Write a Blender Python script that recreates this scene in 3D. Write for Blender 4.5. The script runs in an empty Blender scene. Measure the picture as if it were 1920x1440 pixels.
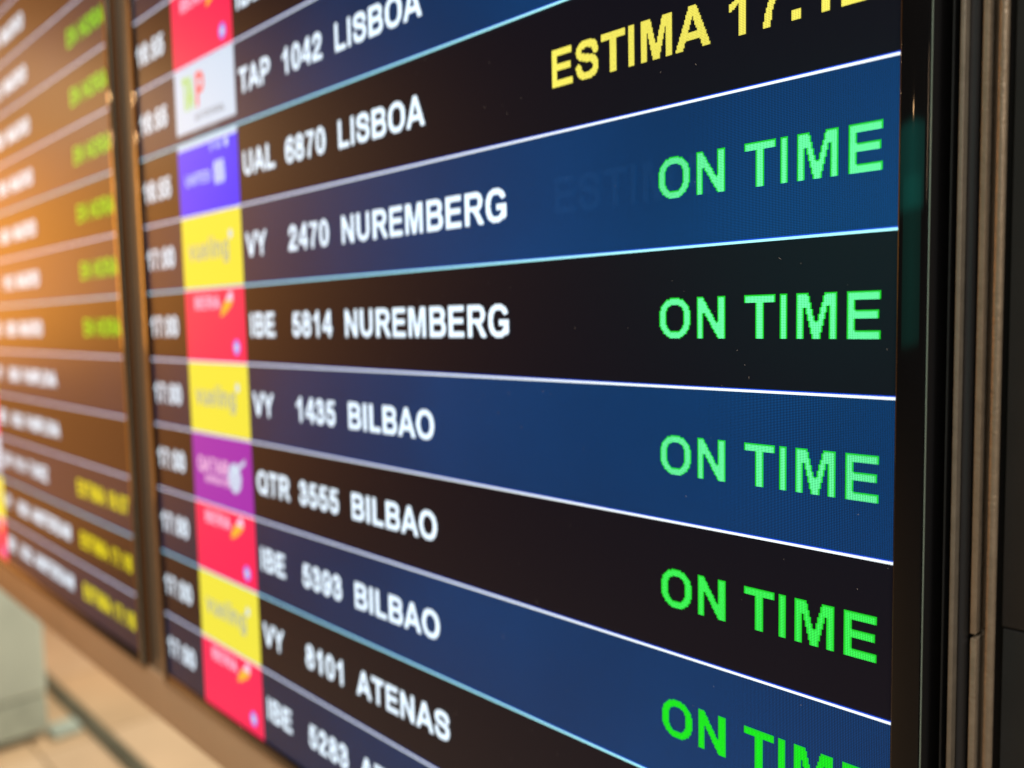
import bpy, math, random
import numpy as np
from mathutils import Matrix, Vector

random.seed(5)
scene = bpy.context.scene
COL = scene.collection
S = 0.05            # one row of the flight display = 5 cm
ZO = 1.45           # height of the row line 0 above the floor


def P(X, Y, Z=0.0):
    """display coordinates (rows right, rows down, rows into the wall) -> world metres"""
    return Vector((X * S, Z * S, ZO - Y * S))


# ------------------------------------------------------------------ camera
cam_d = bpy.data.cameras.new("camera")
cam_d.sensor_width = 36.0
cam_d.lens = 29.972
cam_d.clip_start = 0.01
cam_d.clip_end = 100.0
cam = bpy.data.objects.new("camera", cam_d)
COL.objects.link(cam)
rgt = Vector((0.69612221, 0.71762207, -0.02079471))
dwn = Vector((0.04196254, -0.06958676, -0.99669295))
fwd = Vector((-0.7166959, 0.6929475, -0.07855414))
m3 = Matrix((rgt, -dwn, -fwd)).transposed()
cam.matrix_world = Matrix.Translation((0.10203592, -0.25738666, 1.37665643)) @ m3.to_4x4()
cam_d.dof.use_dof = True
cam_d.dof.focus_distance = 0.28
cam_d.dof.aperture_fstop = 5.3
cam_d.dof.aperture_ratio = 1.25
scene.camera = cam

# ------------------------------------------------------------------ world, exposure
world = bpy.data.worlds.new("World")
scene.world = world
world.use_nodes = True
bg = world.node_tree.nodes["Background"]
bg.inputs[0].default_value = (1.0, 0.72, 0.5, 1)
bg.inputs[1].default_value = 0.02
scene.view_settings.view_transform = 'Standard'
scene.view_settings.look = 'None'
scene.view_settings.exposure = 0.0
scene.view_settings.gamma = 1.0
scene.cycles.max_bounces = 6


# ------------------------------------------------------------------ lamps
def area(name, loc, target, size, power, color, size_y=None, shape='DISK', spread=180):
    d = bpy.data.lights.new(name, 'AREA')
    d.shape = shape
    d.size = size
    if size_y:
        d.size_y = size_y
    d.energy = power
    d.color = color
    d.spread = math.radians(spread)
    o = bpy.data.objects.new(name, d)
    COL.objects.link(o)
    o.location = loc
    o.rotation_euler = (Vector(target) - Vector(loc)).to_track_quat('-Z', 'Y').to_euler()
    return o


# unseen warm lights, added: the anti-glare glass mirrors them as an orange veil
area("added_warm_light", (-5.4, -1.40, 1.65), (-0.7, 0, 1.45), 2.2, 37, (1.0, 0.35, 0.06), 3.6, 'RECTANGLE')
area("added_warm_light", (-5.5, -0.80, 1.80), (-0.9, 0, 1.45), 1.4, 24, (1.0, 0.38, 0.05))
area("added_warm_light", (2.0, -1.5, 1.8), (-0.3, 0, 1.3), 0.5, 8, (1.0, 0.68, 0.42))  # added warm fill for the casing sides and right-hand trim
area("added_overhead_light", (-2.0, 1.5, 2.9), (-3.0, 1.0, 0.3), 2.0, 125, (1.0, 0.90, 0.74))  # unseen light added to brighten the floor and cabinet
area("added_overhead_light", (0.5, -0.95, 2.95), (0.1, 0, 1.3), 0.5, 15, (1.0, 0.88, 0.76))  # added to brighten the right-hand strips
area("added_overhead_light", (1.3, -1.4, 2.75), (-0.7, 0, 1.0), 0.5, 23, (1.0, 0.86, 0.72))  # added fill for the bottom rail
area("teal_reflection_light", P(-10.2, -2.2, -26), P(0.1, 0.9, 0), 0.75, 0.030, (0.02, 1.0, 0.80), 0.17, 'RECTANGLE', 60)  # unseen, added only to put a teal reflection in the right bezel
area("teal_reflection_light", P(-9.9, 1.6, -26), P(0.1, 1.3, 0), 0.55, 0.022, (0.02, 1.0, 0.75), 0.34, 'RECTANGLE', 60)  # second added light, for the lower fade of that reflection


def spot_glint(hx, hy, t, r, power, color=(1.0, 0.60, 0.28), spread=50):
    """small ceiling downlight placed where the glossy bezel at (hx, hy) mirrors it"""
    h = P(hx, hy, 0)
    d = h - cam.matrix_world.translation
    d = Vector((d.x, -d.y, d.z))
    loc = h + d * t
    area("downlight", loc, h, 2 * r, power, color, spread=spread)


spot_glint(-12.34, -2.33, 4.4, 0.022, 0.12)
spot_glint(-11.37, -1.42, 4.7, 0.020, 0.11)
spot_glint(-11.36, -0.60, 5.0, 0.018, 0.014)
spot_glint(0.075, 0.51, 7.0, 0.012, 0.006)


# ------------------------------------------------------------------ materials
def newmat(name):
    m = bpy.data.materials.new(name)
    m.use_nodes = True
    nt = m.node_tree
    return m, nt, nt.nodes["Principled BSDF"]


def emis(name, col, strength=1.0, grid=0.0, rough=0.335, lcd=False):
    """lit screen surface under matt anti-glare glass; grid = depth of the pixel raster"""
    m, nt, b = newmat(name)
    b.inputs["Base Color"].default_value = (0.004, 0.004, 0.005, 1)
    b.inputs["Roughness"].default_value = rough
    b.inputs["IOR"].default_value = 1.46
    b.inputs["Emission Color"].default_value = (*col, 1)
    b.inputs["Emission Strength"].default_value = strength
    if grid > 0:
        N = nt.nodes
        L = nt.links
        tc = N.new("ShaderNodeTexCoord")
        mp = N.new("ShaderNodeSeparateXYZ")
        L.new(tc.outputs["Object"], mp.inputs[0])

        def wave(sock, lo, pw):
            a = N.new("ShaderNodeMath"); a.operation = 'MULTIPLY'
            L.new(sock, a.inputs[0]); a.inputs[1].default_value = 96.0 / S * 2 * math.pi
            c = N.new("ShaderNodeMath"); c.operation = 'COSINE'
            L.new(a.outputs[0], c.inputs[0])
            d = N.new("ShaderNodeMapRange")
            L.new(c.outputs[0], d.inputs[0])
            d.inputs[1].default_value = -1; d.inputs[2].default_value = 1
            d.inputs[3].default_value = lo; d.inputs[4].default_value = pw
            return d.outputs[0]
        wx = wave(mp.outputs[0], 1 - grid, 1 + grid)
        wz = wave(mp.outputs[2], 1 - grid * .7, 1 + grid * .7)
        mu = N.new("ShaderNodeMath"); mu.operation = 'MULTIPLY'
        L.new(wx, mu.inputs[0]); L.new(wz, mu.inputs[1])
        # slow unevenness of the backlight
        no = N.new("ShaderNodeTexNoise"); no.inputs["Scale"].default_value = 9.0
        no.inputs["Detail"].default_value = 1.5
        L.new(tc.outputs["Object"], no.inputs["Vector"])
        r2 = N.new("ShaderNodeMapRange")
        L.new(no.outputs["Fac"], r2.inputs[0])
        r2.inputs[1].default_value = .3; r2.inputs[2].default_value = .7
        r2.inputs[3].default_value = .82; r2.inputs[4].default_value = 1.18
        m2 = N.new("ShaderNodeMath"); m2.operation = 'MULTIPLY'
        L.new(mu.outputs[0], m2.inputs[0]); L.new(r2.outputs[0], m2.inputs[1])
        m4 = N.new("ShaderNodeMath"); m4.operation = 'MULTIPLY'
        L.new(m2.outputs[0], m4.inputs[0]); m4.inputs[1].default_value = strength
        if lcd:
            # liquid-crystal panel: dim colours fade towards grazing angles
            ge = N.new("ShaderNodeNewGeometry")
            dt = N.new("ShaderNodeVectorMath"); dt.operation = 'DOT_PRODUCT'
            L.new(ge.outputs["Incoming"], dt.inputs[0]); L.new(ge.outputs["Normal"], dt.inputs[1])
            r3 = N.new("ShaderNodeMapRange"); r3.interpolation_type = 'SMOOTHSTEP'
            L.new(dt.outputs["Value"], r3.inputs[0])
            r3.inputs[1].default_value = .30; r3.inputs[2].default_value = .72
            r3.inputs[3].default_value = .22; r3.inputs[4].default_value = 1.0
            m5 = N.new("ShaderNodeMath"); m5.operation = 'MULTIPLY'
            L.new(m4.outputs[0], m5.inputs[0]); L.new(r3.outputs[0], m5.inputs[1])
            m4 = m5
        L.new(m4.outputs[0], b.inputs["Emission Strength"])
    return m


def solid(name, col, rough=0.5, metal=0.0, bump=0.0, bscale=400.0, var=0.0, vscale=20.0, spec=0.5, dist=.0006):
    m, nt, b = newmat(name)
    N = nt.nodes
    L = nt.links
    b.inputs["Base Color"].default_value = (*col, 1)
    b.inputs["Roughness"].default_value = rough
    b.inputs["Metallic"].default_value = metal
    b.inputs["Specular IOR Level"].default_value = spec
    tc = N.new("ShaderNodeTexCoord")
    if var > 0:
        no = N.new("ShaderNodeTexNoise"); no.inputs["Scale"].default_value = vscale
        no.inputs["Detail"].default_value = 5
        L.new(tc.outputs["Object"], no.inputs["Vector"])
        cr = N.new("ShaderNodeValToRGB")
        cr.color_ramp.elements[0].position = .3; cr.color_ramp.elements[1].position = .7
        cr.color_ramp.elements[0].color = (*[c * (1 - var) for c in col], 1)
        cr.color_ramp.elements[1].color = (*[min(1, c * (1 + var)) for c in col], 1)
        L.new(no.outputs["Fac"], cr.inputs[0])
        L.new(cr.outputs[0], b.inputs["Base Color"])
    if bump > 0:
        n2 = N.new("ShaderNodeTexNoise"); n2.inputs["Scale"].default_value = bscale
        n2.inputs["Detail"].default_value = 3
        L.new(tc.outputs["Object"], n2.inputs["Vector"])
        bp = N.new("ShaderNodeBump"); bp.inputs["Strength"].default_value = bump
        bp.inputs["Distance"].default_value = dist
        L.new(n2.outputs["Fac"], bp.inputs["Height"])
        L.new(bp.outputs[0], b.inputs["Normal"])
    return m


BLACK = emis("screen_black", (0.0014, 0.0018, 0.0068), 1.0)
BLUE = emis("screen_blue", (0.0003, 0.036, 0.134), 1.0, grid=0.85, lcd=True)
WHITE = emis("screen_white", (0.78, 0.92, 1.04), 1.3)
LINE = emis("screen_line", (0.86, 0.95, 1.0), 1.25)
LINEC = emis("screen_line_cyan", (0.42, 0.95, 1.0), 1.2)
LINEB = emis("screen_line_blue", (0.01, 0.10, 1.0), 0.8)
GREEN = emis("screen_green", (0.13, 0.94, 0.35), 1.0, grid=0.55)
GREEN_E = emis("screen_green_rim", (0.01, 0.62, 0.02), 1.0)
GREEN2 = emis("screen_green_deep", (0.045, 1.0, 0.10), 1.0, grid=0.5)
GREEN3 = emis("screen_green_pure", (0.002, 0.82, 0.012), 1.0, grid=0.4)
YELLOW = emis("screen_yellow", (1.0, 0.90, 0.13), 1.0, grid=0.35)
LIME = emis("screen_lime", (0.22, 0.76, 0.01), 1.0)
YEL2 = emis("screen_yellow_dim", (0.95, 0.85, 0.01), 1.0)
T_YEL = emis("tile_yellow", (0.88, 0.80, 0.055), 1.0)
T_GREY = emis("tile_grey", (0.40, 0.45, 0.38), 1.0)
T_RED = emis("tile_red", (1.0, 0.008, 0.095), 1.0)
T_WHITE = emis("tile_white", (0.62, 0.76, 0.92), 1.0)
T_BLUE = emis("tile_blue", (0.004, 0.010, 1.0), 1.0)
T_PURP = emis("tile_purple", (0.36, 0.014, 0.42), 1.0)
T_ORANGE = emis("tile_orange", (1.0, 0.50, 0.03), 1.0)
T_PINK = emis("tile_pale_pink", (1.0, 0.62, 0.85), 1.0)
T_VIOL = emis("tile_violet", (0.36, 0.16, 1.0), 1.0)
T_LGRN = emis("tile_green", (0.42, 0.72, 0.06), 1.0)
T_LRED = emis("tile_letter_red", (0.95, 0.06, 0.05), 1.0)
T_DGREY = emis("tile_dark_grey", (0.16, 0.18, 0.2), 1.0)
GHOST = emis("screen_ghost", (0.0020, 0.0420, 0.148), 1.0, grid=0.85, lcd=True)

DUST = solid("dust", (0.30, 0.29, 0.28), rough=.9)
GLOSS = solid("gloss_black_bezel", (0.006, 0.0065, 0.008), rough=0.045)
VEIL_SIDE = solid("casing_side", (0.15, 0.068, 0.022), rough=0.5)  # brown of the orange veil put into the casing colour
EDGE = solid("glass_edge", (0.30, 0.42, 0.38), rough=0.15, spec=0.8)
DARK = solid("dark_recess", (0.010, 0.011, 0.014), rough=0.6)
PANEL = solid("dark_panel", (0.015, 0.0165, 0.019), rough=0.55, bump=0.15, bscale=900, var=.15, vscale=60)
SLATE = solid("slate_channel", (0.035, 0.038, 0.045), rough=0.45)
BRONZE = solid("bronze_powder_coat", (0.285, 0.245, 0.190), rough=0.36, metal=0.3, bump=0.45, bscale=900, var=.12, vscale=300, dist=.0007)
STEEL = solid("dull_metal", (0.25, 0.235, 0.20), rough=0.45, metal=0.4, bump=0.35, bscale=1100, var=.12, vscale=200)
RAIL = solid("beige_metal", (0.70, 0.52, 0.345), rough=0.45, bump=0.1, var=.05, vscale=12)


# ------------------------------------------------------------------ object helpers
def link(name, me, mat, parent=None):
    o = bpy.data.objects.new(name, me)
    COL.objects.link(o)
    if parent is not None:
        o.parent = parent
    mats = mat if isinstance(mat, (list, tuple)) else [mat]
    if me.materials:
        pass
    else:
        for m in mats:
            me.materials.append(m)
    return o


def mesh(name, verts, faces, mids=None):
    me = bpy.data.meshes.new(name)
    me.from_pydata([tuple(v) for v in verts], [], faces)
    if mids:
        me.polygons.foreach_set("material_index", mids)
    me.update()
    return me


def thing(name, label, cat, loc=(0, 0, 0), group=None):
    o = bpy.data.objects.new(name, None)
    o.empty_display_size = .05
    COL.objects.link(o)
    o.location = loc
    o["label"] = label
    o["category"] = cat
    if group:
        o["group"] = group
    return o


def box(name, X0, X1, Y0, Y1, Z0, Z1, mat, parent=None, bev=0.0):
    """box in display coordinates; parent is at the display origin of its thing"""
    import bmesh
    bm = bmesh.new()
    a = P(X0, Y0, Z0)
    b = P(X1, Y1, Z1)
    lo = [min(a[i], b[i]) for i in range(3)]
    hi = [max(a[i], b[i]) for i in range(3)]
    vs = [bm.verts.new((x, y, z)) for x in (lo[0], hi[0]) for y in (lo[1], hi[1]) for z in (lo[2], hi[2])]
    for f in ((0, 1, 3, 2), (4, 6, 7, 5), (0, 4, 5, 1), (2, 3, 7, 6), (0, 2, 6, 4), (1, 5, 7, 3)):
        bm.faces.new([vs[i] for i in f])
    bmesh.ops.recalc_face_normals(bm, faces=bm.faces)
    if bev:
        bmesh.ops.bevel(bm, geom=list(bm.edges), offset=bev * S, segments=3, profile=.5, affect='EDGES')
    if parent is not None:
        bm.transform(Matrix.Translation(-parent.location))
    me = bpy.data.meshes.new(name)
    bm.to_mesh(me)
    bm.free()
    if bev:
        for p in me.polygons:
            p.use_smooth = True
        me.set_sharp_from_angle(angle=math.radians(50))
    return link(name, me, mat, parent)


# ------------------------------------------------------------------ lettering: bold grotesque glyphs on a pixel raster
PX = 1.0 / 96.0


def R(x0, y0, x1, y1): return ('r', x0, y0, x1, y1)
def PG(*p): return ('p', p)
def EL(cx, cy, rx, ry, n=2.2): return ('e', cx, cy, rx, ry, n)
def DS(x0, x1, y0, y1, rx): return ('d', x0, x1, y0, y1, rx)
def ST(w, *p): return ('s', w, p)
def HE(cx, cy, rx, ry): return ('h', cx, cy, rx, ry)


G = {
 'A': (722, [(1, PG((0,0),(278,716),(430,716),(718,0),(560,0),(498,163),(213,163),(154,0))), (-1, PG((258,284),(355,549),(450,284)))]),
 'B': (722, [(1, DS(73,646,345,716,190)), (1, DS(73,676,0,412,205)), (-1, DS(218,505,433,597,82)), (-1, DS(218,528,121,317,96))]),
 'C': (722, [(1, EL(374,358,327,370)), (-1, EL(378,358,178,245)), (-1, PG((390,360),(524,462),(667,504),(900,560),(900,160),(674,219),(533,263)))]),
 'D': (722, [(1, DS(73,674,0,716,300)), (-1, DS(219,523,121,595,215))]),
 'E': (667, [(1, R(73,0,217,716)), (1, R(73,595,603,716)), (1, R(73,314,572,437)), (1, R(73,0,619,122))]),
 'G': (778, [(1, EL(385,358,338,370)), (-1, EL(390,358,188,245)), (-1, PG((400,384),(540,478),(684,518),(950,600),(950,-30),(706,95),(560,170),(560,263),(400,263))), (1, R(395,263,706,384)), (1, PG((565,384),(706,384),(706,95),(640,45),(565,165)))]),
 'H': (722, [(1, R(73,0,218,716)), (1, R(502,0,647,716)), (1, R(73,312,647,435))]),
 'I': (278, [(1, R(66,0,211,716))]),
 'L': (611, [(1, R(76,0,221,716)), (1, R(76,0,582,121))]),
 'M': (833, [(1, PG((71,0),(71,716),(287,716),(417,228),(546,716),(762,716),(762,0),(628,0),(628,564),(486,0),(347,0),(205,564),(205,0)))]),
 'N': (722, [(1, PG((74,0),(74,716),(214,716),(510,238),(510,716),(646,716),(646,0),(500,0),(210,467),(210,0)))]),
 'O': (778, [(1, EL(389,358,347,370)), (-1, EL(389,358,194,246))]),
 'P': (667, [(1, R(73,0,218,716)), (1, DS(73,621,266,716,215)), (-1, DS(218,475,386,595,100))]),
 'Q': (778, [(1, EL(389,358,347,370)), (-1, EL(389,358,194,246)), (1, PG((405,205),(475,85),(650,-10),(720,-60),(765,45),(670,95),(540,190)))]),
 'R': (722, [(1, R(73,0,218,716)), (1, DS(73,667,299,716,200)), (-1, DS(218,520,413,595,88)), (1, PG((300,330),(470,340),(560,250),(716,0),(543,0),(430,175),(345,299),(200,299)))]),
 'S': (667, [(1, ST(141, (545,505),(500,618),(335,656),(180,628),(120,535),(165,440),(330,388),(500,335),(555,210),(490,95),(335,57),(170,98),(115,225)))]),
 'T': (611, [(1, R(22,595,590,716)), (1, R(233,0,379,716))]),
 'U': (722, [(1, R(71,270,216,716)), (1, R(503,270,648,716)), (1, HE(359.5,280,288.5,292)), (-1, HE(359.5,285,143.5,172))]),
 'V': (667, [(1, PG((0,716),(157,716),(338,186),(513,716),(667,716),(411,0),(256,0)))]),
 'W': (944, [(1, PG((4,716),(152,716),(246,224),(370,716),(540,716),(660,230),(756,716),(904,716),(738,0),(580,0),(452,540),(325,0),(170,0)))]),
 'Y': (667, [(1, PG((-2,716),(168,716),(335,435),(499,716),(666,716),(406,303),(406,0),(260,0),(260,302)))]),
 'Z': (611, [(1, PG((13,0),(13,130),(388,595),(53,595),(53,716),(578,716),(578,603),(190,122),(592,122),(592,0)))]),
 '0': (556, [(1, EL(276,353,236,366,2.4)), (-1, EL(276,353,97,259,2.2))]),
 '1': (556, [(1, R(256,0,394,716)), (1, PG((283,719),(240,640),(170,570),(79,532),(79,408),(180,450),(270,530),(394,719)))]),
 '2': (556, [(1, R(26,0,506,128)), (1, ST(136, (115,505),(155,610),(272,651),(385,620),(430,520),(395,415),(275,290),(150,175),(105,80)))]),
 '3': (556, [(1, ST(132, (105,530),(160,622),(265,653),(370,620),(402,535),(360,430),(230,385))), (1, ST(136, (230,385),(385,345),(434,222),(390,105),(270,54),(150,92),(98,205)))]),
 '4': (556, [(1, PG((312,719),(445,719),(445,0),(312,0),(312,145),(22,145),(22,265))), (1, R(22,145,530,263)), (-1, PG((312,525),(156,263),(312,263)))]),
 '5': (556, [(1, R(130,590,487,708)), (1, PG((110,708),(235,708),(205,440),(190,350),(55,350))), (1, ST(136, (120,380),(195,410),(290,415),(395,370),(438,235),(385,100),(265,54),(155,92),(102,195)))]),
 '6': (556, [(1, EL(285,230,232,242)), (-1, EL(285,222,94,126)), (1, ST(136, (455,545),(395,640),(290,655),(175,590),(115,440),(108,300),(118,200)))]),
 '7': (556, [(1, R(43,590,512,708)), (1, PG((512,708),(512,612),(400,460),(310,240),(283,0),(146,0),(175,190),(245,400),(350,600)))]),
 '8': (556, [(1, EL(278,533,208,188)), (1, EL(278,206,236,218)), (-1, EL(278,533,78,77)), (-1, EL(278,206,98,99))]),
 '9': (556, [(1, EL(271,476,232,242)), (-1, EL(271,484,94,126)), (1, ST(136, (101,161),(161,66),(266,51),(381,116),(441,266),(448,406),(438,506)))]),
 ':': (333, [(1, R(98,0,236,138)), (1, R(98,380,236,518))]),
 '.': (278, [(1, R(70,0,208,138))]),
 ' ': (278, []),
 'v': (556, [(1, PG((0,518),(150,518),(278,180),(405,518),(552,518),(345,0),(210,0)))]),
 'u': (611, [(1, R(65,150,202,518)), (1, R(410,0,547,518)), (1, ST(125, (134,200),(170,75),(290,55),(430,130)))]),
 'e': (556, [(1, EL(280,258,245,272)), (-1, EL(280,268,108,160)), (1, R(100,210,520,300)), (-1, PG((300,210),(600,210),(600,110),(420,150)))]),
 'l': (278, [(1, R(70,0,207,716))]),
 'i': (278, [(1, R(70,0,207,518)), (1, R(70,590,207,716))]),
 'n': (611, [(1, R(65,0,202,518)), (1, R(410,0,547,380)), (1, ST(125, (150,380),(240,455),(380,450),(478,340)))]),
 'g': (611, [(1, EL(290,262,245,268)), (-1, EL(300,262,112,150)), (1, R(408,-30,545,518)), (1, ST(120, (476,0),(440,-120),(300,-150),(120,-110)))]),
}


def spline(pts, n=7):
    out = []
    p = [pts[0]] + list(pts) + [pts[-1]]
    for i in range(1, len(p) - 2):
        p0, p1, p2, p3 = [np.array(q, float) for q in p[i - 1:i + 3]]
        for k in range(n):
            t = k / n
            out.append(.5 * ((2 * p1) + (-p0 + p2) * t + (2 * p0 - 5 * p1 + 4 * p2 - p3) * t * t + (-p0 + 3 * p1 - 3 * p2 + p3) * t ** 3))
    out.append(np.array(pts[-1], float))
    return out


def inside(sh, x, y):
    k = sh[0]
    if k == 'r':
        return (x >= sh[1]) & (x < sh[3]) & (y >= sh[2]) & (y < sh[4])
    if k == 'e':
        return (np.abs((x - sh[1]) / sh[3]) ** sh[5] + np.abs((y - sh[2]) / sh[4]) ** sh[5]) <= 1
    if k == 'h':
        return (((x - sh[1]) / sh[3]) ** 2 + ((y - sh[2]) / sh[4]) ** 2 <= 1) & (y <= sh[2])
    if k == 'd':
        _, x0, x1, y0, y1, rx = sh
        cy = (y0 + y1) / 2
        ry = (y1 - y0) / 2
        a = (x >= x0) & (x <= x1 - rx) & (y >= y0) & (y < y1)
        b = (x > x1 - rx) & (np.abs((x - (x1 - rx)) / rx) ** 2.2 + np.abs((y - cy) / ry) ** 2.2 <= 1)
        return a | b
    if k == 'p':
        pts = sh[1]
        r = np.zeros(x.shape, bool)
        j = len(pts) - 1
        for i in range(len(pts)):
            xi, yi = pts[i]
            xj, yj = pts[j]
            if yi != yj:
                c = ((yi > y) != (yj > y)) & (x < (xj - xi) * (y - yi) / (yj - yi) + xi)
                r ^= c
            j = i
        return r
    if k == 's':
        c = spline(sh[2])
        r = np.zeros(x.shape, bool)
        w2 = (sh[1] / 2) ** 2
        for a, b in zip(c[:-1], c[1:]):
            d = b - a
            L2 = max(1e-9, d @ d)
            t = np.clip(((x - a[0]) * d[0] + (y - a[1]) * d[1]) / L2, 0, 1)
            r |= ((x - a[0] - t * d[0]) ** 2 + (y - a[1] - t * d[1]) ** 2) <= w2
        return r


def text_width(s, em):
    return sum(G[c][0] for c in s) / 1000 * em


def raster_text(s, x, yb, em, sx=1.0):
    """bitmap of the string: set of horizontal runs in display coordinates snapped to the raster"""
    runs = []
    pen = x
    for ch in s:
        adv, shapes = G[ch]
        if shapes:
            x0 = math.floor((pen - .02) / PX)
            x1 = math.ceil((pen + adv / 1000 * em * sx + .02) / PX)
            y0 = math.floor((yb - .75 * em) / PX)
            y1 = math.ceil((yb + .25 * em) / PX)
            ix = np.arange(x0, x1 + 1)
            iy = np.arange(y0, y1 + 1)
            gx, gy = np.meshgrid((ix + .5) * PX, (iy + .5) * PX)
            ux = (gx - pen) / (em * sx) * 1000
            uy = (yb - gy) / em * 1000
            m = np.zeros(gx.shape, bool)
            for op, sh in shapes:
                r = inside(sh, ux, uy)
                m = (m | r) if op > 0 else (m & ~r)
            for j in range(m.shape[0]):
                row = m[j]
                k = 0
                while k < len(row):
                    if row[k]:
                        e = k
                        while e + 1 < len(row) and row[e + 1]:
                            e += 1
                        runs.append((ix[k] * PX, iy[j] * PX, (ix[e] + 1) * PX, (iy[j] + 1) * PX))
                        k = e + 1
                    else:
                        k += 1
        pen += adv / 1000 * em * sx
    # merge identical runs stacked vertically
    runs.sort(key=lambda r: (round(r[0], 5), round(r[2], 5), r[1]))
    out = []
    for r in runs:
        if out and abs(out[-1][0] - r[0]) < 1e-6 and abs(out[-1][2] - r[2]) < 1e-6 and abs(out[-1][3] - r[1]) < 1e-6:
            out[-1] = (out[-1][0], out[-1][1], out[-1][2], r[3])
        else:
            out.append(r)
    return out


def rim_split(rects):
    """split pixel runs into inner pixels and one-pixel rim"""
    cells = set()
    for (x0, y0, x1, y1) in rects:
        for i in range(round(x0 / PX), round(x1 / PX)):
            for j in range(round(y0 / PX), round(y1 / PX)):
                cells.add((i, j))
    rim = {c for c in cells if (c[0] - 1, c[1]) not in cells or (c[0] + 1, c[1]) not in cells or (c[0], c[1] - 1) not in cells}

    def runs(cs):
        out = []
        for (i, j) in sorted(cs, key=lambda c: (c[1], c[0])):
            if out and abs(out[-1][1] - j * PX) < 1e-7 and abs(out[-1][2] - i * PX) < 1e-7:
                out[-1] = (out[-1][0], out[-1][1], (i + 1) * PX, out[-1][3])
            else:
                out.append((i * PX, j * PX, (i + 1) * PX, (j + 1) * PX))
        return out
    return runs(cells - rim), runs(rim)


def quads(name, rects, Z, mat, parent):
    v = []
    f = []
    off = parent_origin(parent)
    for (x0, y0, x1, y1) in rects:
        n = len(v)
        for a, b in ((x0, y1), (x1, y1), (x1, y0), (x0, y0)):
            v.append(P(a, b, Z) - off)
        f.append((n, n + 1, n + 2, n + 3))
    return link(name, mesh(name, v, f), mat, parent)


def parent_origin(p):
    o = Vector((0, 0, 0))
    while p is not None:
        o = o + Vector(p.location)
        p = p.parent
    return o


def text(name, s, x, yb, em, mat, parent, Z=-0.006, sx=1.0, label=None):
    rr = raster_text(s, x, yb, em, sx)
    if mat in (GREEN, GREEN2, GREEN3):
        a, b = rim_split(rr)
        v, f, ids = [], [], []
        off = parent_origin(parent)
        for rs, mi in ((a, 0), (b, 1)):
            for (x0, y0, x1, y1) in rs:
                n = len(v)
                v += [P(p, q, Z) - off for p, q in ((x0, y1), (x1, y1), (x1, y0), (x0, y0))]
                f.append((n, n + 1, n + 2, n + 3))
                ids.append(mi)
        me = mesh(name, v, f)
        me.materials.append(mat)
        me.materials.append(GREEN_E)
        me.polygons.foreach_set("material_index", ids)
        o = link(name, me, mat, parent)
    else:
        o = quads(name, rr, Z, mat, parent)
    if label:
        o['label'] = label
    return o


def shape_rects(fn, x0, y0, x1, y1):
    """rasterised free shape: fn(x, y) over the box -> runs"""
    ix = np.arange(math.floor(x0 / PX), math.ceil(x1 / PX))
    iy = np.arange(math.floor(y0 / PX), math.ceil(y1 / PX))
    gx, gy = np.meshgrid((ix + .5) * PX, (iy + .5) * PX)
    m = fn(gx, gy)
    out = []
    for j in range(m.shape[0]):
        k = 0
        while k < len(ix):
            if m[j, k]:
                e = k
                while e + 1 < len(ix) and m[j, e + 1]:
                    e += 1
                out.append((ix[k] * PX, iy[j] * PX, (ix[e] + 1) * PX, (iy[j] + 1) * PX))
                k = e + 1
            else:
                k += 1
    return out


# ------------------------------------------------------------------ airline tiles (1.775 x 1 rows)
TW = 1.775


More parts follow.
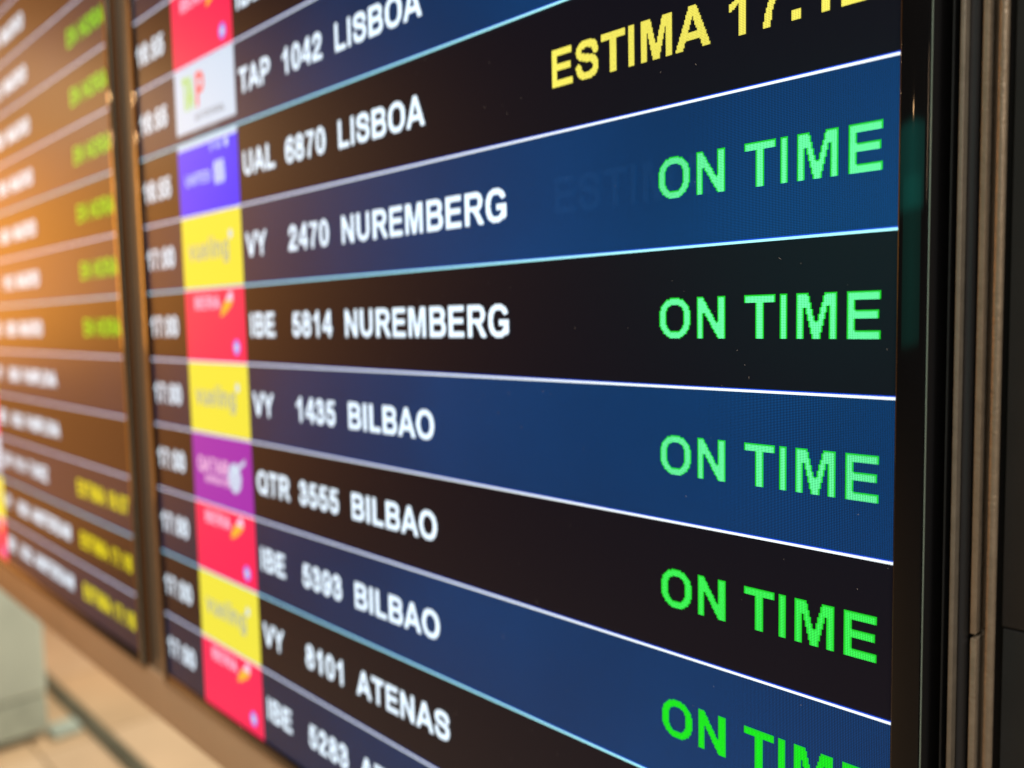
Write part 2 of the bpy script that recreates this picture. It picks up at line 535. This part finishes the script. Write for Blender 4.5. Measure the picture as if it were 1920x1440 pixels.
def airline_tile(kind, X0, Y0, parent):
    colour = {'VY': T_YEL, 'IBE': T_RED, 'TAP': T_WHITE, 'UAL': T_BLUE, 'QTR': T_PURP}[kind]
    bot = 1.0 if kind != 'TAP' else 0.865
    t = quads('airline_tile', [(X0, Y0 + .012, X0 + TW, Y0 + bot)], -0.002, colour, parent)
    t['label'] = {'VY': 'yellow airline tile with grey lettering', 'IBE': 'red airline tile with a yellow swoosh',
                  'TAP': 'white airline tile with green and red letters', 'UAL': 'blue airline tile with white lettering',
                  'QTR': 'purple airline tile with white lettering'}[kind]
    u = lambda a: X0 + a * TW
    w = lambda a: Y0 + a
    Z = -0.005
    if kind == 'VY':
        text('airline_lettering', 'vueling', u(.11), w(.60), .385, T_GREY, t, Z, sx=.92)
        quads('logo_dot', shape_rects(lambda x, y: (x - u(.83)) ** 2 + (y - w(.32)) ** 2 < .055 ** 2, u(.78), w(.2), u(.9), w(.4)), Z, T_WHITE, t)
    elif kind == 'IBE':
        text('airline_lettering', 'IBERIA', u(.17), w(.275), .232, T_PINK, t, Z)
        sw = lambda x, y, a, b: ((y - w(.06)) / .32 > a) & ((y - w(.06)) / .32 < b) & (np.abs(x - (u(.79) - .30 * ((y - w(.06)) / .32) ** 1.7)) < .035 + .085 * np.sin(np.pi * np.clip((y - w(.06)) / .32, 0, 1)))
        quads('logo_swoosh', shape_rects(lambda x, y: sw(x, y, .38, 1.0), u(.5), w(.03), u(.95), w(.42)), Z, T_ORANGE, t)
        quads('logo_swoosh_tip', shape_rects(lambda x, y: sw(x, y, 0.0, .36), u(.5), w(.03), u(.95), w(.42)), Z, T_PINK, t)
        quads('badge_ring', shape_rects(lambda x, y: ((x - u(.85)) ** 2 + (y - w(.79)) ** 2 < .098 ** 2) & ((x - u(.85)) ** 2 + (y - w(.79)) ** 2 > .055 ** 2), u(.76), w(.66), u(.94), w(.92)), Z, T_VIOL, t)
        quads('badge', shape_rects(lambda x, y: (x - u(.85)) ** 2 + (y - w(.79)) ** 2 <= .055 ** 2, u(.76), w(.66), u(.94), w(.92)), Z, T_WHITE, t)
    elif kind == 'TAP':
        text('green_lettering', 'TA', u(.14), w(.57), .60, T_LGRN, t, Z, sx=.40)
        text('green_lettering', 'TA', u(.155), w(.57), .60, T_LGRN, t, Z - .001, sx=.40)
        text('red_letter', 'P', u(.36), w(.57), .60, T_LRED, t, Z, sx=.75)
        text('small_lettering', 'AIR PORTUGAL', u(.34), w(.745), .115, T_DGREY, t, Z, sx=1.0)
        text('small_lettering', 'STAR ALLIANCE', u(.28), w(.965), .095, T_DGREY, t, Z, sx=1.05)
    elif kind == 'UAL':
        quads('white_band', [(u(0), w(.012), u(1), w(.085))], Z, T_WHITE, t)
        text('small_lettering', 'STAR', u(.56), w(.20), .10, T_WHITE, t, Z, sx=1.3)
        quads('globe_mark', shape_rects(lambda x, y: ((x - u(.83)) ** 2 + (y - w(.155)) ** 2 < .055 ** 2), u(.78), w(.08), u(.9), w(.25)), Z, T_WHITE, t)
        text('airline_lettering', 'UNITED', u(.11), w(.585), .20, T_WHITE, t, Z, sx=1.05)
        quads('globe_mark', shape_rects(lambda x, y: (np.abs((x - u(.70)) / .155) ** 6 + np.abs((y - w(.50)) / .15) ** 6 < 1) & ((np.abs(np.sin((x - u(.70)) * 30 + (y - w(.5)) * 12)) > .3)), u(.58), w(.33), u(.82), w(.67)), Z, T_WHITE, t)
    elif kind == 'QTR':
        text('airline_lettering', 'QATAR', u(.08), w(.545), .285, T_PINK, t, Z, sx=.95)
        text('small_lettering', 'AIRWAYS', u(.20), w(.685), .14, T_PINK, t, Z, sx=1.15)
        def oryx(x, y):
            a = (x - u(.72)) / .19
            b = (y - w(.54)) / .20
            body = (a ** 2 + b ** 2 < 1) & (np.abs(np.sin(b * 6 + a * 2)) > .18)
            horn = (np.abs((y - w(.35)) + (x - u(.80)) * .45 - .02) < .03) & (x > u(.70)) & (x < u(.90))
            return body | horn
        quads('oryx_mark', shape_rects(oryx, u(.58), w(.25), u(.94), w(.78)), Z, T_WHITE, t)
    return t


# ------------------------------------------------------------------ flight information displays
WD = 11.25
TOP, BOT = -9.0, 7.0
EM = 0.398
BZ = 0.17


def flight_display(label, XR, rows, side):
    """portrait monitor whose lit area ends at XR on the right"""
    XL = XR - WD
    t = thing('flight_display', label, 'flight display', P(XR - WD / 2, BOT, 0), 'flight displays side by side')
    box('monitor_back', XL - BZ + .01, XR + BZ - .01, TOP, BOT + BZ - .01, 0.012, 0.55, DARK, t)
    for r in range(int(TOP), int(BOT)):
        quads('screen_row', [(XL, r, XR, r + 1)], 0.0, BLUE if r % 2 == 0 else BLACK, t)['label'] = 'dark blue row of the screen' if r % 2 == 0 else 'black row of the screen'
    for r in range(int(TOP) + 1, int(BOT)):
        quads('divider_line', [(XL, r - .0085, XR, r + .0085)], -0.009, LINEC if r in (-1, 1, 5) else LINE, t)
        quads('divider_fringe', [(XL, r - .0165, XR, r - .0085)], -0.0085, LINEB, t)
    for r, (tm, code, num, dest, stat, scol) in rows.items():
        yb = r + .643
        X = lambda a: XR + a
        text('time_text', tm, X(-11.22), yb, EM, WHITE, t)
        airline_tile(code, X(-9.918), r, t)
        text('airline_code', code, X(-8.03), yb, EM, WHITE, t)
        text('flight_number', num, X(-6.985), yb, EM, WHITE, t)
        text('destination', dest, X(-5.885), yb, EM, WHITE, t)
        if stat == 'ON TIME':
            text('status_text', stat, X(-1.728), yb, EM, GREEN if r < 3 else (GREEN2 if r == 3 else GREEN3), t, label='green status text')
        elif stat == 'EN HORA':
            text('status_text', stat, X(-1.86), yb, EM, LIME, t, label='green status text')
        elif stat:
            text('status_text', stat, X(-2.77), yb, EM, scol, t, label='yellow status text')
    # bezel: four bars butted at the corners, glossy black
    box('bezel_side', XR + .004, XR + BZ, TOP, BOT + BZ, -0.03, 0.03, GLOSS, t, bev=.012)
    box('casing_side', XR + .01, XR + BZ - .004, TOP, BOT + BZ - .01, 0.031, 0.10, side, t)
    box('bezel_side', XL - BZ, XL - .004, TOP, BOT + BZ, -0.03, 0.10, GLOSS, t, bev=.012)
    box('bezel_bottom', XL - .003, XR + .003, BOT + .01, BOT + BZ, -0.028, 0.10, GLOSS, t, bev=.012)
    box('glass_edge', XR + BZ + .0065, XR + BZ + .0095, TOP, BOT + BZ - .02, -0.022, -0.010, EDGE, t)
    return t


right_rows = {
    -5: ('16:50', 'VY', '3902', 'ROMA', 'ON TIME', None),
    -4: ('16:55', 'VY', '1865', 'LISBOA', 'ON TIME', None),
    -3: ('16:55', 'IBE', '5620', 'LISBOA', 'ON TIME', None),
    -2: ('16:55', 'TAP', '1042', 'LISBOA', 'ESTIMA 17:12', YELLOW),
    -1: ('16:55', 'UAL', '6870', 'LISBOA', 'ESTIMA 17:12', YELLOW),
    0: ('17:00', 'VY', '2470', 'NUREMBERG', 'ON TIME', None),
    1: ('17:00', 'IBE', '5814', 'NUREMBERG', 'ON TIME', None),
    2: ('17:00', 'VY', '1435', 'BILBAO', 'ON TIME', None),
    3: ('17:00', 'QTR', '3555', 'BILBAO', 'ON TIME', None),
    4: ('17:00', 'IBE', '5393', 'BILBAO', 'ON TIME', None),
    5: ('17:00', 'VY', '8101', 'ATENAS', 'ON TIME', None),
    6: ('17:00', 'IBE', '5283', 'ATENAS', 'ON TIME', None),
}
left_rows = {}
for r in range(-8, 2):
    left_rows[r] = ('16:4%d' % (0 if r < -2 else 5), 'IBE' if r % 2 else 'VY', ('1912', '5820', '1006', '5324')[r % 4], 'MADRID', 'EN HORA', None)
left_rows[2] = ('16:50', 'VY', '8300', 'PAMPLONA', '', None)
left_rows[3] = ('16:50', 'IBE', '8302', 'PAMPLONA', '', None)
left_rows[4] = ('16:50', 'TAP', '6114', 'TUNEZ', 'ESTIMA 18:07', YEL2)
left_rows[5] = ('16:50', 'VY', '8320', 'AMSTERDAM', 'ESTIMA 17:16', YEL2)
left_rows[6] = ('16:50', 'IBE', '5322', 'AMSTERDAM', 'ESTIMA 17:16', YEL2)

def dust(parent, n, seed, X0, X1, Y0, Y1):
    """lint and dust specks lying on the glass"""
    rnd = random.Random(seed)
    v, f = [], []
    off = parent_origin(parent)
    for _ in range(n):
        x, y = rnd.uniform(X0, X1), rnd.uniform(Y0, Y1)
        a = rnd.uniform(0, math.pi)
        l = rnd.choice((.003, .003, .004, .005, .010)) * rnd.uniform(.6, 1.2)
        w = rnd.uniform(.0012, .0026)
        k = len(v)
        for p, q, z in ((-l, -w, 0), (l, -w * .5, 0), (l * .9, w * .6, 0), (-l * .8, w, 0), (0, 0, -.004)):
            v.append(P(x + p * math.cos(a) - q * math.sin(a), y + p * math.sin(a) + q * math.cos(a), -0.0095 + z) - off)
        f += [(k + 1, k, k + 4), (k + 2, k + 1, k + 4), (k + 3, k + 2, k + 4), (k, k + 3, k + 4)]
    o = link('dust', mesh('dust', v, f), DUST, parent)
    o['kind'] = 'stuff'
    return o


disp = flight_display('sharp flight display listing Lisboa, Nuremberg, Bilbao and Atenas with green ON TIME status', 0.0, right_rows, DARK)
flight_display('blurred flight display beyond the bronze divider, with green EN HORA status text', -12.43, left_rows, VEIL_SIDE)

dust(disp, 190, 3, -6, .16, -2, 6.5)
# burnt-in ghost of an older status on the first blue row
text('ghost_text', 'ESTIMA', -2.77, .643, EM, GHOST, disp, Z=-0.0008, label='faint ghost of an older status text')

# ------------------------------------------------------------------ housing round the displays
hs = thing('display_housing', 'bronze and black metal housing framing the two flight displays', 'metal frame', P(0.5, 8, 0.1))
XW = -26.0
box('divider_plate', -12.43 + BZ + .02, -11.25 - BZ - .012, TOP, 7.30, 0.10, 0.30, BRONZE, hs, bev=.01)['label'] = 'bronze plate between the two displays'
box('bottom_rail', XW, 0.30, 7.20, 7.98, 0.06, 0.60, RAIL, hs, bev=.03)['label'] = 'beige bottom rail under the displays'
box('recess_wall', BZ + .012, .335, TOP, 9.5, 0.55, 0.70, DARK, hs)
box('recess_lip', .262, .272, TOP, 9.5, 0.05, 0.55, PANEL, hs)
box('thin_strip', .318, .343, TOP, 9.5, 0.0, 0.55, STEEL, hs, bev=.004)['label'] = 'thin dull metal strip'
box('slate_channel', .3445, .405, TOP, 9.5, 0.055, 0.50, SLATE, hs, bev=.02)
box('slot_wall', .406, .60, TOP, 9.5, 0.20, 0.55, DARK, hs)
box('bronze_strip', .436, .468, TOP, 3.318, -0.012, 0.20, BRONZE, hs, bev=.005)['label'] = 'upper flat bronze strip'
box('bronze_strip', .438, .470, 3.345, 9.5, -0.012, 0.20, BRONZE, hs, bev=.005)['label'] = 'lower flat bronze strip below the joint'


def tube(name, X, Z, rad, Y0, Y1, mat, parent, n=24):
    v = []
    f = []
    ys = np.linspace(Y0, Y1, 60)
    off = parent_origin(parent)
    for j, y in enumerate(ys):
        for i in range(n):
            a = 2 * math.pi * i / n
            v.append(P(X + rad * math.cos(a), y, Z + rad * math.sin(a)) - off)
    for j in range(len(ys) - 1):
        for i in range(n):
            k = (i + 1) % n
            f.append((j * n + i, j * n + k, (j + 1) * n + k, (j + 1) * n + i))
    me = mesh(name, v, f)
    for p in me.polygons:
        p.use_smooth = True
    return link(name, me, mat, parent)


tube('rounded_bar', .533, 0.012, .0255, TOP, 9.5, BRONZE, hs)['label'] = 'rounded bronze bar with hammered finish'
box('side_panel', .585, 1.6, TOP, 3.25, 0.03, 0.30, PANEL, hs, bev=.006)['label'] = 'upper black side panel'
box('side_panel', .590, 1.6, 3.262, 9.5, 0.035, 0.30, PANEL, hs, bev=.006)['label'] = 'lower black side panel'

# ------------------------------------------------------------------ floor behind and below
TILE_M = [solid("floor_stone_%d" % i, c, rough=0.35, var=.10, vscale=3.0) for i, c in enumerate(((.62, .45, .29), (.60, .43, .27), (.65, .48, .32)))]
JOINT = solid("floor_joint", (.50, .38, .25), rough=.8)
fl_me = mesh('floor', [(-14, -8, -.006), (6, -8, -.006), (6, 10, -.006), (-14, 10, -.006)], [(0, 1, 2, 3)])
floor = link('floor', fl_me, JOINT)
floor['kind'] = 'structure'
tw, tl = .60, .60
tile_me = {}
for i in range(-11, 2):
    for j in range(-2, 9):
        k = random.randrange(3)
        if k not in tile_me:
            me = bpy.data.meshes.new('floor_tile')
            g = .004
            h = .006
            vs = [(g, g, 0), (tw - g, g, 0), (tw - g, tl - g, 0), (g, tl - g, 0)]
            vs = [(x, y, z + h - .006) for z in (0, h) for (x, y, _) in vs]
            me.from_pydata([(x, y, z) for x, y, z in vs], [], [(3, 2, 1, 0), (4, 5, 6, 7), (0, 1, 5, 4), (1, 2, 6, 5), (2, 3, 7, 6), (3, 0, 4, 7)])
            me.update()
            me.materials.append(TILE_M[k])
            tile_me[k] = me
        o = bpy.data.objects.new('floor_tile', tile_me[k])
        COL.objects.link(o)
        o.parent = floor
        o.location = (i * tw + .12, j * tl - .13, -.004)

# dark metal profile let into the floor
OLIVE = solid("olive_metal", (.105, .10, .07), rough=.5, var=.2, vscale=8)
import bmesh


def wbox(name, x0, x1, y0, y1, z0, z1, mat, parent=None, bev=0):
    bm = bmesh.new()
    bmesh.ops.create_cube(bm, size=1)
    bm.transform(Matrix.Translation(((x0 + x1) / 2, (y0 + y1) / 2, (z0 + z1) / 2)) @ Matrix.Diagonal((x1 - x0, y1 - y0, z1 - z0, 1)))
    if bev:
        bmesh.ops.bevel(bm, geom=list(bm.edges), offset=bev, segments=3, profile=.5, affect='EDGES')
    if parent is not None:
        bm.transform(Matrix.Translation(-parent_origin(parent)))
    me = bpy.data.meshes.new(name)
    bm.to_mesh(me)
    bm.free()
    return link(name, me, mat, parent)


fs = wbox('floor_profile', -7.0, 1.0, .632, .680, .0045, .016, OLIVE, bev=.003)
fs['label'] = 'dark olive metal profile running across the beige floor'
fs['category'] = 'floor trim'

PALE = solid("pale_green_laminate", (.50, .60, .55), rough=.45, var=.10, vscale=5)
PALE2 = solid("pale_green_base", (.40, .48, .43), rough=.5, var=.25, vscale=9)
cab = thing('cabinet', 'blurred pale grey green cabinet standing on the floor below the left display', 'cabinet', (-3.2, .3, 0))
wbox('cabinet_body', -3.50, -2.97, .05, .530, .16, .98, PALE, cab, bev=.012)
wbox('plinth', -3.47, -2.974, .06, .526, .03, .157, PALE2, cab, bev=.006)
wbox('cabinet_top', -3.52, -2.95, .03, .550, .983, 1.01, PALE, cab, bev=.006)
wbox('foot', -3.03, -2.93, .53, .62, .003, .028, PALE2, cab, bev=.008)
wbox('foot', -3.03, -2.93, .08, .15, .003, .028, PALE2, cab, bev=.008)
